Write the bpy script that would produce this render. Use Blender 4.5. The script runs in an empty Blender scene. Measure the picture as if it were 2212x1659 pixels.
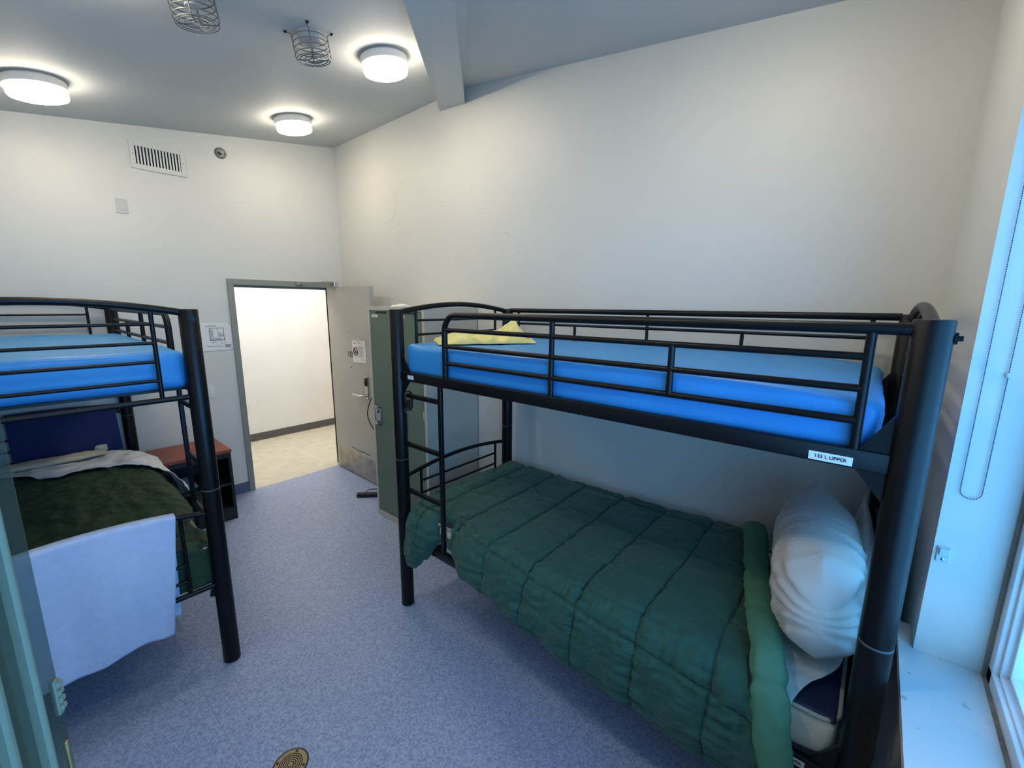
import bpy, bmesh, math, random
from mathutils import Vector, Matrix, noise
random.seed(7)
S = bpy.context.scene
COL = S.collection
PI = math.pi
I4 = Matrix.Identity(4)

# ------------------------------------------------------------------ materials
def lin(c):
    return tuple(((x/255)/12.92 if x/255 <= .04045 else ((x/255+.055)/1.055)**2.4) for x in c)

def mat(name, rgb, rough=.5, metal=0., spec=.5, var=0., vscale=8., bump=0., bscale=60., rgb2=None, sheen=0., alpha=None, stretch=None):
    m = bpy.data.materials.new(name); m.use_nodes = True
    nt = m.node_tree; N = nt.nodes; L = nt.links
    b = N['Principled BSDF']
    b.inputs['Roughness'].default_value = rough
    b.inputs['Metallic'].default_value = metal
    b.inputs['Specular IOR Level'].default_value = spec
    if sheen: b.inputs['Sheen Weight'].default_value = sheen
    c = lin(rgb)
    tc = N.new('ShaderNodeTexCoord')
    src = tc.outputs['Object']
    if stretch:
        mp = N.new('ShaderNodeMapping'); mp.inputs['Scale'].default_value = stretch
        L.new(src, mp.inputs[0]); src = mp.outputs[0]
    nz = N.new('ShaderNodeTexNoise'); nz.inputs['Scale'].default_value = vscale; nz.inputs['Detail'].default_value = 5
    L.new(src, nz.inputs['Vector'])
    rp = N.new('ShaderNodeValToRGB')
    c2 = lin(rgb2) if rgb2 else tuple(x*(1-var) for x in c)
    rp.color_ramp.elements[0].position = .3; rp.color_ramp.elements[1].position = .7
    rp.color_ramp.elements[0].color = (*c2, 1); rp.color_ramp.elements[1].color = (*(c if rgb2 else tuple(min(1, x*(1+var*.5)) for x in c)), 1)
    L.new(nz.outputs['Fac'], rp.inputs['Fac']); L.new(rp.outputs['Color'], b.inputs['Base Color'])
    if bump:
        n2 = N.new('ShaderNodeTexNoise'); n2.inputs['Scale'].default_value = bscale; n2.inputs['Detail'].default_value = 4
        L.new(src, n2.inputs['Vector'])
        bp = N.new('ShaderNodeBump'); bp.inputs['Strength'].default_value = bump; bp.inputs['Distance'].default_value = .004
        L.new(n2.outputs['Fac'], bp.inputs['Height']); L.new(bp.outputs['Normal'], b.inputs['Normal'])
    return m

def mat_floor():
    m = bpy.data.materials.new('speckled_linoleum'); m.use_nodes = True
    nt = m.node_tree; N = nt.nodes; L = nt.links; b = N['Principled BSDF']
    b.inputs['Roughness'].default_value = .42; b.inputs['Specular IOR Level'].default_value = .35
    tc = N.new('ShaderNodeTexCoord')
    def ramp(scale, p0, p1, c0, c1, det=3):
        nz = N.new('ShaderNodeTexNoise'); nz.inputs['Scale'].default_value = scale; nz.inputs['Detail'].default_value = det
        L.new(tc.outputs['Object'], nz.inputs['Vector'])
        r = N.new('ShaderNodeValToRGB'); r.color_ramp.elements[0].position = p0; r.color_ramp.elements[1].position = p1
        r.color_ramp.elements[0].color = (*lin(c0), 1); r.color_ramp.elements[1].color = (*lin(c1), 1)
        L.new(nz.outputs['Fac'], r.inputs['Fac']); return r.outputs['Color']
    a = ramp(2.2, .3, .7, (142, 160, 196), (154, 170, 204))
    sp = ramp(115, .38, .64, (104, 116, 148), (176, 184, 204), 4)
    mx = N.new('ShaderNodeMixRGB'); mx.inputs[0].default_value = .56
    L.new(a, mx.inputs[1]); L.new(sp, mx.inputs[2])
    # dark flecks
    nz = N.new('ShaderNodeTexNoise'); nz.inputs['Scale'].default_value = 42; nz.inputs['Detail'].default_value = 6
    L.new(tc.outputs['Object'], nz.inputs['Vector'])
    r = N.new('ShaderNodeValToRGB'); r.color_ramp.elements[0].position = .68; r.color_ramp.elements[1].position = .74
    r.color_ramp.elements[0].color = (0, 0, 0, 1); r.color_ramp.elements[1].color = (.6, .6, .6, 1)
    L.new(nz.outputs['Fac'], r.inputs['Fac'])
    m2 = N.new('ShaderNodeMixRGB'); L.new(r.outputs['Color'], m2.inputs[0]); L.new(mx.outputs[0], m2.inputs[1])
    m2.inputs[2].default_value = (*lin((78, 88, 112)), 1)
    L.new(m2.outputs[0], b.inputs['Base Color'])
    return m

def mat_emit(name, rgb, strength):
    m = bpy.data.materials.new(name); m.use_nodes = True
    b = m.node_tree.nodes['Principled BSDF']
    b.inputs['Base Color'].default_value = (.8, .8, .8, 1)
    b.inputs['Emission Color'].default_value = (*lin(rgb), 1); b.inputs['Emission Strength'].default_value = strength
    return m

def mat_seethrough(name, rgb, clear, rough=.2):
    m = bpy.data.materials.new(name); m.use_nodes = True
    nt = m.node_tree; N = nt.nodes; L = nt.links; b = N['Principled BSDF']
    b.inputs['Base Color'].default_value = (*lin(rgb), 1); b.inputs['Roughness'].default_value = rough
    t = N.new('ShaderNodeBsdfTransparent'); t.inputs[0].default_value = (.86, .96, .97, 1)
    mx = N.new('ShaderNodeMixShader'); mx.inputs[0].default_value = clear
    L.new(b.outputs[0], mx.inputs[1]); L.new(t.outputs[0], mx.inputs[2])
    L.new(mx.outputs[0], N['Material Output'].inputs['Surface'])
    return m

def mat_yellow():
    m = mat('yellow_plush', (232, 216, 132), .9, var=.12, vscale=14, bump=.5, bscale=180, sheen=.4)
    nt = m.node_tree; N = nt.nodes; L = nt.links; b = N['Principled BSDF']
    src = b.inputs['Base Color'].links[0].from_socket
    tc = N.new('ShaderNodeTexCoord')
    for p, r, c in (((.128, -.202, .03), .034, (205, 120, 30)), ((.205, -.19, .035), .02, (55, 40, 30)), ((-.17, .11, .03), .012, (140, 90, 30))):
        d = N.new('ShaderNodeVectorMath'); d.operation = 'DISTANCE'; d.inputs[1].default_value = p
        L.new(tc.outputs['Object'], d.inputs[0])
        lt = N.new('ShaderNodeMath'); lt.operation = 'LESS_THAN'; lt.inputs[1].default_value = r
        L.new(d.outputs['Value'], lt.inputs[0])
        mx = N.new('ShaderNodeMixRGB'); L.new(lt.outputs[0], mx.inputs[0]); L.new(src, mx.inputs[1]); mx.inputs[2].default_value = (*lin(c), 1)
        src = mx.outputs[0]
    L.new(src, b.inputs['Base Color'])
    return m

def mat_sill():
    m = mat('painted_sill', (204, 208, 208), .35, var=.03, vscale=5)
    nt = m.node_tree; N = nt.nodes; L = nt.links; b = N['Principled BSDF']
    src = b.inputs['Base Color'].links[0].from_socket
    tc = N.new('ShaderNodeTexCoord')
    nz = N.new('ShaderNodeTexNoise'); nz.inputs['Scale'].default_value = 26; nz.inputs['Detail'].default_value = 6
    L.new(tc.outputs['Object'], nz.inputs['Vector'])
    r = N.new('ShaderNodeValToRGB'); r.color_ramp.elements[0].position = .66; r.color_ramp.elements[1].position = .72
    r.color_ramp.elements[0].color = (0, 0, 0, 1); r.color_ramp.elements[1].color = (.55, .55, .55, 1)
    L.new(nz.outputs['Fac'], r.inputs['Fac'])
    mx = N.new('ShaderNodeMixRGB'); L.new(r.outputs['Color'], mx.inputs[0]); L.new(src, mx.inputs[1]); mx.inputs[2].default_value = (*lin((120, 120, 118)), 1)
    L.new(mx.outputs[0], b.inputs['Base Color'])
    return m

M = dict(
    wall=mat('wall_paint', (212, 211, 204), .48, spec=.4, var=.02, vscale=3, bump=.12, bscale=140),
    ceil=mat('ceiling_paint', (188, 192, 192), .7, var=.02, vscale=3, bump=.1, bscale=120),
    beam=mat('beam_paint', (188, 192, 192), .7, var=.02, vscale=3, bump=.1, bscale=120),
    hallwall=mat('corridor_paint', (226, 224, 220), .5, var=.04, vscale=2.5),
    hallfloor=mat('beige_linoleum', (206, 200, 184), .5, rgb2=(192, 184, 164), vscale=9),
    hallbase=mat('dark_grey_vinyl_base', (86, 84, 82), .5, var=.08),
    base=mat('blue_grey_vinyl_base', (84, 100, 126), .5, var=.06),
    floor=mat_floor(),
    black=mat('black_powder_coat', (13, 13, 15), .36, spec=.26, var=.15, vscale=30, bump=.12, bscale=350),
    blackworn=mat('joint_edge_metal', (110, 112, 116), .4, var=.2),
    bluemat=mat('blue_vinyl_mattress', (48, 138, 206), .42, spec=.4, var=.05, vscale=6, bump=.3, bscale=9, stretch=(2.2, .7, 2)),
    green=mat('dark_green_comforter', (32, 80, 64), .75, var=.12, vscale=14, bump=.35, bscale=240, sheen=.15),
    greenlight=mat('light_green_comforter_lining', (76, 128, 100), .75, var=.06, vscale=12, bump=.3, bscale=200),
    olive=mat('olive_green_comforter', (36, 62, 38), .8, var=.18, vscale=22, bump=.5, bscale=90),
    white=mat('white_cotton', (198, 196, 188), .85, var=.04, vscale=10, bump=.4, bscale=60),
    sheet=mat('white_bed_linen', (222, 224, 228), .85, var=.04, vscale=10, bump=.4, bscale=60),
    cream=mat('cream_cotton', (214, 204, 180), .85, var=.05, vscale=10, bump=.3, bscale=60),
    towel=mat('white_terry_towel', (196, 210, 238), .95, var=.05, vscale=30, bump=.8, bscale=260, sheen=.2),
    navy=mat('navy_cloth', (30, 46, 98), .9, var=.12, vscale=50, bump=.5, bscale=260),
    navyv=mat('navy_vinyl', (20, 24, 52), .6, var=.1, bump=.2, bscale=300),
    piping=mat('grey_piping', (168, 160, 146), .6, var=.05),
    yellow=mat_yellow(),
    frame=mat('grey_green_steel_frame', (138, 141, 130), .45, var=.03),
    doorp=mat('grey_door_paint', (176, 173, 163), .45, var=.04, vscale=5),
    kick=mat('scuffed_steel_plate', (186, 180, 168), .35, metal=.55, rgb2=(128, 124, 118), vscale=7, bump=.15, bscale=20),
    chrome=mat('brushed_chrome', (200, 198, 192), .22, metal=1., var=.05),
    dark=mat('dark_plastic', (22, 22, 24), .4, var=.1),
    slot=mat('dark_slot', (18, 18, 22), .8, var=.1),
    paper=mat('white_paper', (226, 224, 220), .6, var=.02),
    ink=mat('black_ink', (44, 44, 48), .7, var=.05),
    greyink=mat('grey_ink', (140, 140, 142), .7, var=.05),
    red=mat('red_black_ink', (110, 34, 44), .6, var=.05),
    plastic=mat('white_plastic', (224, 224, 220), .35, var=.02),
    lamp_base=mat('white_enamel', (222, 220, 216), .4, var=.02),
    lamp=mat_emit('lit_diffuser', (255, 240, 216), 39.5),
    wire=mat('galvanised_wire', (112, 114, 114), .45, metal=.6, var=.1),
    detector=mat('grey_detector', (170, 174, 176), .5, var=.05),
    lockbody=mat('beige_locker_paint', (192, 189, 176), .45, var=.04),
    lockdoor=mat('sage_green_locker_paint', (100, 118, 102), .5, var=.05, vscale=40, bump=.1, bscale=400),
    wood=mat('cherry_laminate', (150, 78, 52), .4, rgb2=(122, 60, 40), vscale=9, stretch=(1, 9, 1)),
    cabinet=mat('black_laminate', (22, 21, 23), .5, var=.15),
    card=mat('tan_cardboard', (176, 142, 100), .8, var=.1),
    bag=mat('pale_blue_plastic_bag', (110, 132, 158), .3, var=.2, vscale=20),
    sill=mat_sill(),
    winwhite=mat('white_window_vinyl', (222, 226, 228), .4, var=.03),
    grime=mat('grimy_caulk', (132, 124, 112), .8, var=.35, vscale=24),
    glass=mat_seethrough('window_glass', (150, 200, 215), .9, .05),
    obscure=mat_seethrough('hazy_sash_glass', (74, 70, 56), .5, .25),
    sashclear=mat_seethrough('clear_sash_edge', (66, 62, 50), .55, .2),
    sashframe=mat_seethrough('pale_teal_sash_frame', (112, 108, 88), .12, .35),
    brass=mat('worn_brass', (176, 140, 92), .35, metal=.8, var=.25, vscale=40),
    bronze=mat('bronze_drain', (150, 134, 104), .4, metal=.6, var=.15, vscale=60),
    chain=mat('beaded_steel', (96, 100, 116), .4, metal=.6, var=.1),
    clearp=mat('clear_plastic', (190, 208, 214), .2, var=.05),
    scuff=mat('wall_scuff', (168, 164, 154), .7, var=.05),
    coverplate=mat('cover_plate_plastic', (186, 190, 186), .4, var=.02),
    seam=mat('floor_seam', (128, 142, 176), .6, var=.05),
)

# ------------------------------------------------------------------ geometry
class MB:
    def __init__(s): s.v = []; s.f = []
    def add(s, vs, fs):
        o = len(s.v); s.v += [Vector(v) for v in vs]; s.f += [tuple(i+o for i in f) for f in fs]; return s
    def box(s, a, b, bev=0., seg=2, X=None):
        a = Vector(a); b = Vector(b)
        bm = bmesh.new(); bmesh.ops.create_cube(bm, size=1)
        for v in bm.verts: v.co = Vector(((a[i]+b[i])/2 + v.co[i]*abs(b[i]-a[i])) for i in range(3))
        if bev: bmesh.ops.bevel(bm, geom=list(bm.edges), offset=bev, segments=seg, profile=.5, affect='EDGES')
        if X is not None: bm.transform(X)
        bm.verts.index_update()
        s.add([v.co.copy() for v in bm.verts], [[v.index for v in f.verts] for f in bm.faces]); bm.free(); return s
    def lathe(s, prof, seg=32, X=None, caps=True):
        vs = []; fs = []; n = len(prof)
        for k in range(seg):
            a = 2*PI*k/seg
            for r, z in prof: vs.append(Vector((r*math.cos(a), r*math.sin(a), z)))
        for k in range(seg):
            k2 = (k+1) % seg
            for i in range(n-1): fs.append((k*n+i, k2*n+i, k2*n+i+1, k*n+i+1))
        if caps:
            fs.append([k*n for k in range(seg)][::-1]); fs.append([k*n+n-1 for k in range(seg)])
        if X is not None: vs = [X @ v for v in vs]
        return s.add(vs, fs)
    def cyl(s, p, q, r, seg=16):
        p = Vector(p); q = Vector(q); d = q-p
        X = Matrix.Translation(p) @ d.to_track_quat('Z', 'Y').to_matrix().to_4x4()
        return s.lathe([(r, 0), (r, d.length)], seg, X)
    def tube(s, pts, r, seg=10, closed=False, flat=None):
        pts = [Vector(p) for p in pts]; n = len(pts); vs = []; fs = []
        up = None
        for i, p in enumerate(pts):
            if closed: t = (pts[(i+1) % n]-pts[i-1])
            else: t = pts[min(i+1, n-1)]-pts[max(i-1, 0)]
            t.normalize()
            if up is None:
                up = Vector((0, 0, 1)) if abs(t.z) < .9 else Vector((1, 0, 0))
            side = t.cross(up); side.normalize(); up = side.cross(t); up.normalize()
            rr = r(i/(n-1)) if callable(r) else r
            for k in range(seg):
                a = 2*PI*k/seg
                vs.append(p + side*math.cos(a)*rr + up*math.sin(a)*rr*(flat or 1))
        m = n if closed else n-1
        for i in range(m):
            j = (i+1) % n
            for k in range(seg):
                k2 = (k+1) % seg
                fs.append((i*seg+k, i*seg+k2, j*seg+k2, j*seg+k))
        if not closed:
            fs.append(tuple(range(seg))[::-1]); fs.append(tuple((n-1)*seg+k for k in range(seg)))
        return s.add(vs, fs)
    def prism(s, poly, vec):
        vec = Vector(vec); n = len(poly); vs = [Vector(p) for p in poly]; vs += [v+vec for v in vs]
        fs = [tuple(range(n)), tuple(range(2*n-1, n-1, -1))] + [(i, i+n, (i+1) % n+n, (i+1) % n) for i in range(n)]
        return s.add(vs, fs)
    def grid(s, rows):
        n = len(rows); m = len(rows[0]); vs = [p for r in rows for p in r]
        fs = [(i*m+j, i*m+j+1, (i+1)*m+j+1, (i+1)*m+j) for i in range(n-1) for j in range(m-1)]
        return s.add(vs, fs)
    def build(s, name, m, parent=None, X=None, smooth=None, solid=None, sub=0, fix=True):
        vs = [(X @ v) if X is not None else v for v in s.v]
        if parent is not None: org = ORG[parent.name]
        else:
            xs = [v.x for v in vs]; ys = [v.y for v in vs]
            org = Vector(((min(xs)+max(xs))/2, (min(ys)+max(ys))/2, min(v.z for v in vs)))
        me = bpy.data.meshes.new(name); me.from_pydata([v-org for v in vs], [], s.f)
        if fix:
            bm = bmesh.new(); bm.from_mesh(me); bmesh.ops.recalc_face_normals(bm, faces=bm.faces); bm.to_mesh(me); bm.free()
        me.materials.append(m)
        if smooth:
            me.polygons.foreach_set('use_smooth', [True]*len(me.polygons))
            if smooth < 180: me.set_sharp_from_angle(angle=math.radians(smooth))
        o = bpy.data.objects.new(name, me); COL.objects.link(o)
        if parent is not None: o.parent = parent; ORG[o.name] = org
        else: o.location = org; ORG[o.name] = org
        if solid:
            md = o.modifiers.new('thickness', 'SOLIDIFY'); md.thickness = solid; md.offset = 0
        if sub:
            md = o.modifiers.new('smooth', 'SUBSURF'); md.levels = sub; md.render_levels = sub
        return o
ORG = {}

def tag(o, label=None, cat=None, group=None, kind=None):
    if label: o['label'] = label
    if cat: o['category'] = cat
    if group: o['group'] = group
    if kind: o['kind'] = kind
    return o
def thing(name, loc, label=None, cat=None, group=None, kind=None):
    o = bpy.data.objects.new(name, None); COL.objects.link(o); o.location = loc; o.empty_display_size = .1
    ORG[o.name] = Vector(loc)
    return tag(o, label, cat, group, kind)
def struct(mb, name, m, **k):
    return tag(mb.build(name, m, **k), kind='structure')
def text(body, size, X, name, m, parent):
    cu = bpy.data.curves.new('t', 'FONT'); cu.body = body; cu.size = size; cu.align_x = 'CENTER'; cu.align_y = 'CENTER'; cu.extrude = .0003; cu.offset = size*.018
    t = bpy.data.objects.new('t', cu); COL.objects.link(t)
    dg = bpy.context.evaluated_depsgraph_get(); me = bpy.data.meshes.new_from_object(t.evaluated_get(dg))
    bpy.data.objects.remove(t)
    me.name = name; org = ORG[parent.name]
    me.transform(Matrix.Translation(-org) @ X); me.materials.clear(); me.materials.append(m)
    o = bpy.data.objects.new(name, me); COL.objects.link(o); o.parent = parent; ORG[o.name] = org
    return o
def fbm(p, oct=3):
    v = 0; a = 1
    for _ in range(oct): v += a*noise.noise(p); p = p*2.03; a *= .5
    return v
def lerp(tab, x):
    if x <= tab[0][0]: return tab[0][1]
    for (a, u), (b, w) in zip(tab, tab[1:]):
        if x <= b:
            t = (x-a)/(b-a); t = t*t*(3-2*t); return u+(w-u)*t
    return tab[-1][1]
def catmull(pts, t):
    n = len(pts)-1; f = min(max(t, 0), 1)*n; i = min(int(f), n-1); u = f-i
    p = lambda k: Vector(pts[min(max(k, 0), n)])
    a, b, c, d = p(i-1), p(i), p(i+1), p(i+2)
    return .5*((2*b) + (c-a)*u + (2*a-5*b+4*c-d)*u*u + (3*b-a-3*c+d)*u**3)
def patch(rows, nu, nv, amp=0., fr=(6, 6, 6), seed=0., oct=3):
    """smooth cloth surface through rows of control points, with wrinkles along its normal"""
    G = []
    for i in range(nu):
        cur = [catmull([r[k] for r in rows], i/(nu-1)) for k in range(len(rows[0]))]
        G.append([catmull(cur, j/(nv-1)) for j in range(nv)])
    if amp:
        H = []
        for i in range(nu):
            R = []
            for j in range(nv):
                a = G[min(i+1, nu-1)][j]-G[max(i-1, 0)][j]; b = G[i][min(j+1, nv-1)]-G[i][max(j-1, 0)]
                nn = a.cross(b); nn.normalize(); p = G[i][j]
                R.append(p + nn*amp*fbm(Vector((p.x*fr[0]+seed, p.y*fr[1], p.z*fr[2])), oct))
            H.append(R)
        G = H
    return MB().grid(G)
def rounded(a, b, r, n=26, amp=0., fr=(4, 4, 4), sag=None):
    """soft box with radius r, grid denser near its edges"""
    a = Vector(a); b = Vector(b); c = (a+b)/2; h = (b-a)/2
    def coords(hh):
        ed = [-hh + r*(1-math.cos(PI/2*k/5)) for k in range(5)]
        m = max(3, int(n*hh)); mid = [-(hh-r)+2*(hh-r)*k/m for k in range(m+1)]
        return ed + mid + [-x for x in reversed(ed)]
    mb = MB(); cs = [coords(h[i]) for i in range(3)]
    for ax in range(3):
        i, j = [(1, 2), (2, 0), (0, 1)][ax]
        for sg in (-1, 1):
            rows = []
            for u in cs[i]:
                row = []
                for v in cs[j]:
                    p = Vector((0, 0, 0)); p[ax] = sg*h[ax]; p[i] = u; p[j] = v
                    q = Vector(max(-(h[k]-r), min(h[k]-r, p[k])) for k in range(3)); d = p-q
                    if d.length > 1e-9: d.normalize()
                    p = q+d*r + c
                    if amp: p = p + d*amp*fbm(Vector((p.x*fr[0], p.y*fr[1], p.z*fr[2])), 4)
                    if sag: p = p + sag(p)
                    row.append(p)
                rows.append(row)
            mb.grid(rows)
    bm = bmesh.new(); vv = [bm.verts.new(v) for v in mb.v]
    for f in mb.f: bm.faces.new([vv[k] for k in f])
    bmesh.ops.remove_doubles(bm, verts=bm.verts, dist=1e-5)
    bm.verts.index_update(); mb.v = [v.co.copy() for v in bm.verts]; mb.f = [tuple(v.index for v in f.verts) for f in bm.faces]; bm.free()
    return mb
def pillow_mb(hu, hv, ht, X, amp=.012, seed=0., p=2.6, gather=0., ridge=0.):
    mb = MB(); n = 80
    for sg in (1, -1):
        rows = []
        for i in range(n+1):
            u = -math.cos(PI*i/n)
            row = []
            for j in range(n+1):
                v = -math.cos(PI*j/n)
                t = max(0, 1-abs(u)**p)**.55*max(0, 1-abs(v)**p)**.55
                pin = 1-.07*(1-abs(u)**2)*abs(v)**3; pin2 = 1-.06*(1-abs(v)**2)*abs(u)**3
                k = .42-.36*max(0, u)*max(0, v)
                x = hu*u*pin2*math.sqrt(1-v*v*k); y = hv*v*pin*math.sqrt(1-u*u*k)
                w = fbm(Vector((x*9+seed, y*9, sg*3)), 3)*amp*t**.5
                w += gather*abs(u)**2*math.sin(math.atan2(v, .25+abs(1-abs(u)))*13+seed)*t**.5
                if ridge: w += ridge*((1-abs(noise.noise(Vector((u*4.5+.8*v*v+seed, v*1.3, sg*.7)))))**4-.3)*t**.4
                row.append(Vector((x, sg*(ht*t+w*1.), y)))
            rows.append(row if sg > 0 else row[::-1])
        mb.grid(rows)
    bm = bmesh.new(); vv = [bm.verts.new(v) for v in mb.v]
    for f in mb.f: bm.faces.new([vv[k] for k in f])
    bmesh.ops.remove_doubles(bm, verts=bm.verts, dist=1e-4)
    bm.verts.index_update(); mb.v = [X @ v.co for v in bm.verts]; mb.f = [tuple(v.index for v in f.verts) for f in bm.faces]; bm.free()
    return mb
def crumple(c, lu, lv, h, ang, seed, n=40, hump=None, ridge=1.):
    """heap of soft stuff resting on height c.z"""
    rows = []; ca, sa = math.cos(ang), math.sin(ang)
    for i in range(n+1):
        u = i/n*2-1; row = []
        for j in range(n+1):
            v = j/n*2-1
            e = max(0, 1-abs(u)**4)**.5*max(0, 1-abs(v)**4)**.5
            w = .5+ridge*(.5-abs(noise.noise(Vector((u*2.2*lu*6+seed, v*2.2*lv*6, seed)))))
            z = h*e*w
            if hump: z += hump(u, v)*e
            x = u*lu*(1+.12*noise.noise(Vector((u, v*3, seed+4)))); y = v*lv*(1+.2*noise.noise(Vector((u*3, v, seed+9))))
            row.append(Vector((c[0]+x*ca-y*sa, c[1]+x*sa+y*ca, c[2]+max(z, 0)+.002)))
        rows.append(row)
    return MB().grid(rows)

# ------------------------------------------------------------------ room
W, D, XL, YW = 2.519, 4.654, -.52, -.20
SA, SB, YH = .158, .143, 2.65
cA = lambda x: 3.501 - SA*(W-x)
cB = lambda y: 3.501 - SB*(YH-y)
XH = W-(YH-YW)*SB/SA          # where the hip line meets the window wall
struct(MB().prism([(XL-.1, YW-.3, 0), (W+.1, YW-.3, 0), (W+.1, D, 0), (XL-.1, D, 0)], (0, 0, -.1)), 'floor', M['floor'])
fl = struct(MB().box((.386, .2, .0), (.389, 4.6, .0006)), 'trim_1', M['seam'])
struct(MB().prism([(XL, YW, cA(XL)), (XH, YW, cA(XH)), (W, YH, cA(W)), (W, D, cA(W)), (XL, D, cA(XL))], (0, 0, .06))
       .prism([(XH, YW, cB(YW)), (W, YW, cB(YW)), (W, YH, cB(YH))], (0, 0, .06)), 'ceiling', M['ceil'])
# diagonal hip beam
def beam():
    mb = MB(); z0, z1 = 3.403, -.26
    xe = -.1; k = W-xe
    A = (W-.001, 2.925); B = (W-.001, 2.63); A2 = (xe, 2.925-.957*k); B2 = (xe, 2.63-.977*k)
    zt = lambda x: z0-SA*(W-x)
    vs = [(A[0], A[1], 3.412), (B[0], B[1], 3.391), (B2[0], B2[1], zt(xe)), (A2[0], A2[1], zt(xe))]
    vs += [(x, y, z+.13) for x, y, z in vs]
    mb.add(vs, [(0, 1, 2, 3), (4, 5, 6, 7), (0, 1, 5, 4), (1, 2, 6, 5), (2, 3, 7, 6), (3, 0, 4, 7)])
    return mb
struct(beam(), 'beam', M['beam'])
struct(MB().prism([(W, YW-.4, 0), (W, YW-.4, 3.2), (W, YW, cB(YW)+.05), (W, YH, 3.55), (W, D+.1, 3.55), (W, D+.1, 0)], (.1, 0, 0)), 'wall_right', M['wall'])
struct(MB().prism([(XL, YW-.4, 0), (XL, D+.1, 0), (XL, D+.1, cA(XL)+.05), (XL, YW-.4, cA(XL)+.05)], (-.1, 0, 0)), 'wall_left', M['wall'])
DX0, DX1, DZ = 1.433, 2.372, 2.04
bw = MB()
for x0, x1, z0 in ((XL, DX0, 0), (DX0, DX1, DZ), (DX1, W, 0)):
    bw.prism([(x0, D, z0), (x1, D, z0), (x1, D, cA(x1)+.04), (x0, D, cA(x0)+.04)], (0, .1, 0))
struct(bw, 'wall_back', M['wall'])
WX0, WX1, WZ0, WZ1 = -.44, 1.66, .82, 2.45
ww = MB()
def wseg(x0, x1, z0, z1=None):
    if z1 is None: z1a, z1b = (min(cA(x0), cB(YW))+.05, min(cA(x1), cB(YW))+.05)
    else: z1a = z1b = z1
    ww.prism([(x0, YW, z0), (x1, YW, z0), (x1, YW, z1b), (x0, YW, z1a)], (0, -.25, 0))
wseg(XL, WX0, 0); wseg(WX1, W, 0); wseg(WX0, WX1, 0, WZ0); wseg(WX0, XH, WZ1); wseg(XH, WX1, WZ1)
struct(ww, 'wall_window', M['wall'])
for nm, a, b in (('baseboard_back', (XL, D-.008, 0), (1.384, D, .105)), ('baseboard_right', (W-.008, YW, 0), (W, D, .105)), ('baseboard_left', (XL, YW, 0), (XL+.008, D-.01, .105))):
    struct(MB().box(a, b, .002), nm, M['base'])
# corridor beyond the door
HY = 6.36
struct(MB().box((.2, D, -.1), (4.2, HY+.1, .0)), 'floor_corridor', M['hallfloor'])
struct(MB().box((.2, HY, 0), (4.2, HY+.1, 2.75)), 'wall_corridor', M['hallwall'])
struct(MB().box((.2, D+.1, 0), (.3, HY, 2.75)).box((4.1, D+.1, 0), (4.2, HY, 2.75)).box((2.62, D+.1, 0), (4.1, D+.12, 2.75)), 'wall_corridor_end', M['hallwall'])
struct(MB().box((.2, D+.1, 2.7), (4.2, HY, 2.78)), 'ceiling_corridor', M['hallwall'])
struct(MB().box((.3, HY-.008, 0), (4.1, HY, .105), .002), 'baseboard_corridor', M['hallbase'])
# hairline scuffs on the right wall
def strip(pts, w, nrm):
    mb = MB(); nrm = Vector(nrm)
    for a, b in zip(pts, pts[1:]):
        a = Vector(a); b = Vector(b); t = (b-a).normalized(); s = t.cross(nrm)*w
        mb.add([a-s, b-s, b+s, a+s], [(0, 1, 2, 3)])
    return mb
sc = strip([(W-.001, 3.44, 2.994), (W-.001, 3.56, 2.874), (W-.001, 3.57, 2.80), (W-.001, 3.639, 2.658), (W-.001, 3.819, 2.636)], .0012, (1, 0, 0))
for p in ((2.952, 2.698), (2.94, 2.72), (2.461, 2.607), (2.22, 2.405), (2.19, 2.395), (2.12, 2.304)):
    y, z = p; sc.add(strip([(W-.001, y, z), (W-.001, y-.03, z-.012)], .0014, (1, 0, 0)).v, [(0, 1, 2, 3)])
struct(sc, 'trim_2', M['scuff'])

# ------------------------------------------------------------------ door
dr = thing('door_1', (DX1, D, 0), kind='structure')
f = MB()
f.box((DX0-.05, D-.022, 0), (DX0, D+.11, DZ+.055), .003).box((DX1, D-.022, 0), (DX1+.05, D+.11, DZ+.055), .003).box((DX0, D-.022, DZ), (DX1, D+.11, DZ+.055), .003)
f.box((DX0, D+.05, 0), (DX0+.015, D+.075, DZ), 0).box((DX0, D+.05, DZ-.02), (DX1, D+.075, DZ), 0)
f.build('door_frame', M['frame'], dr)
hx, hy = 2.322, D-.02; ex, ey = 2.296, 3.745
LL = math.hypot(ex-hx, ey-hy); dang = math.atan2(ey-hy, ex-hx)
# leaf coordinates: X along leaf from hinge, Y = out of the far face, Z up
XD = Matrix.Translation((hx, hy, 0)) @ Matrix.Rotation(dang, 4, 'Z')
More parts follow.
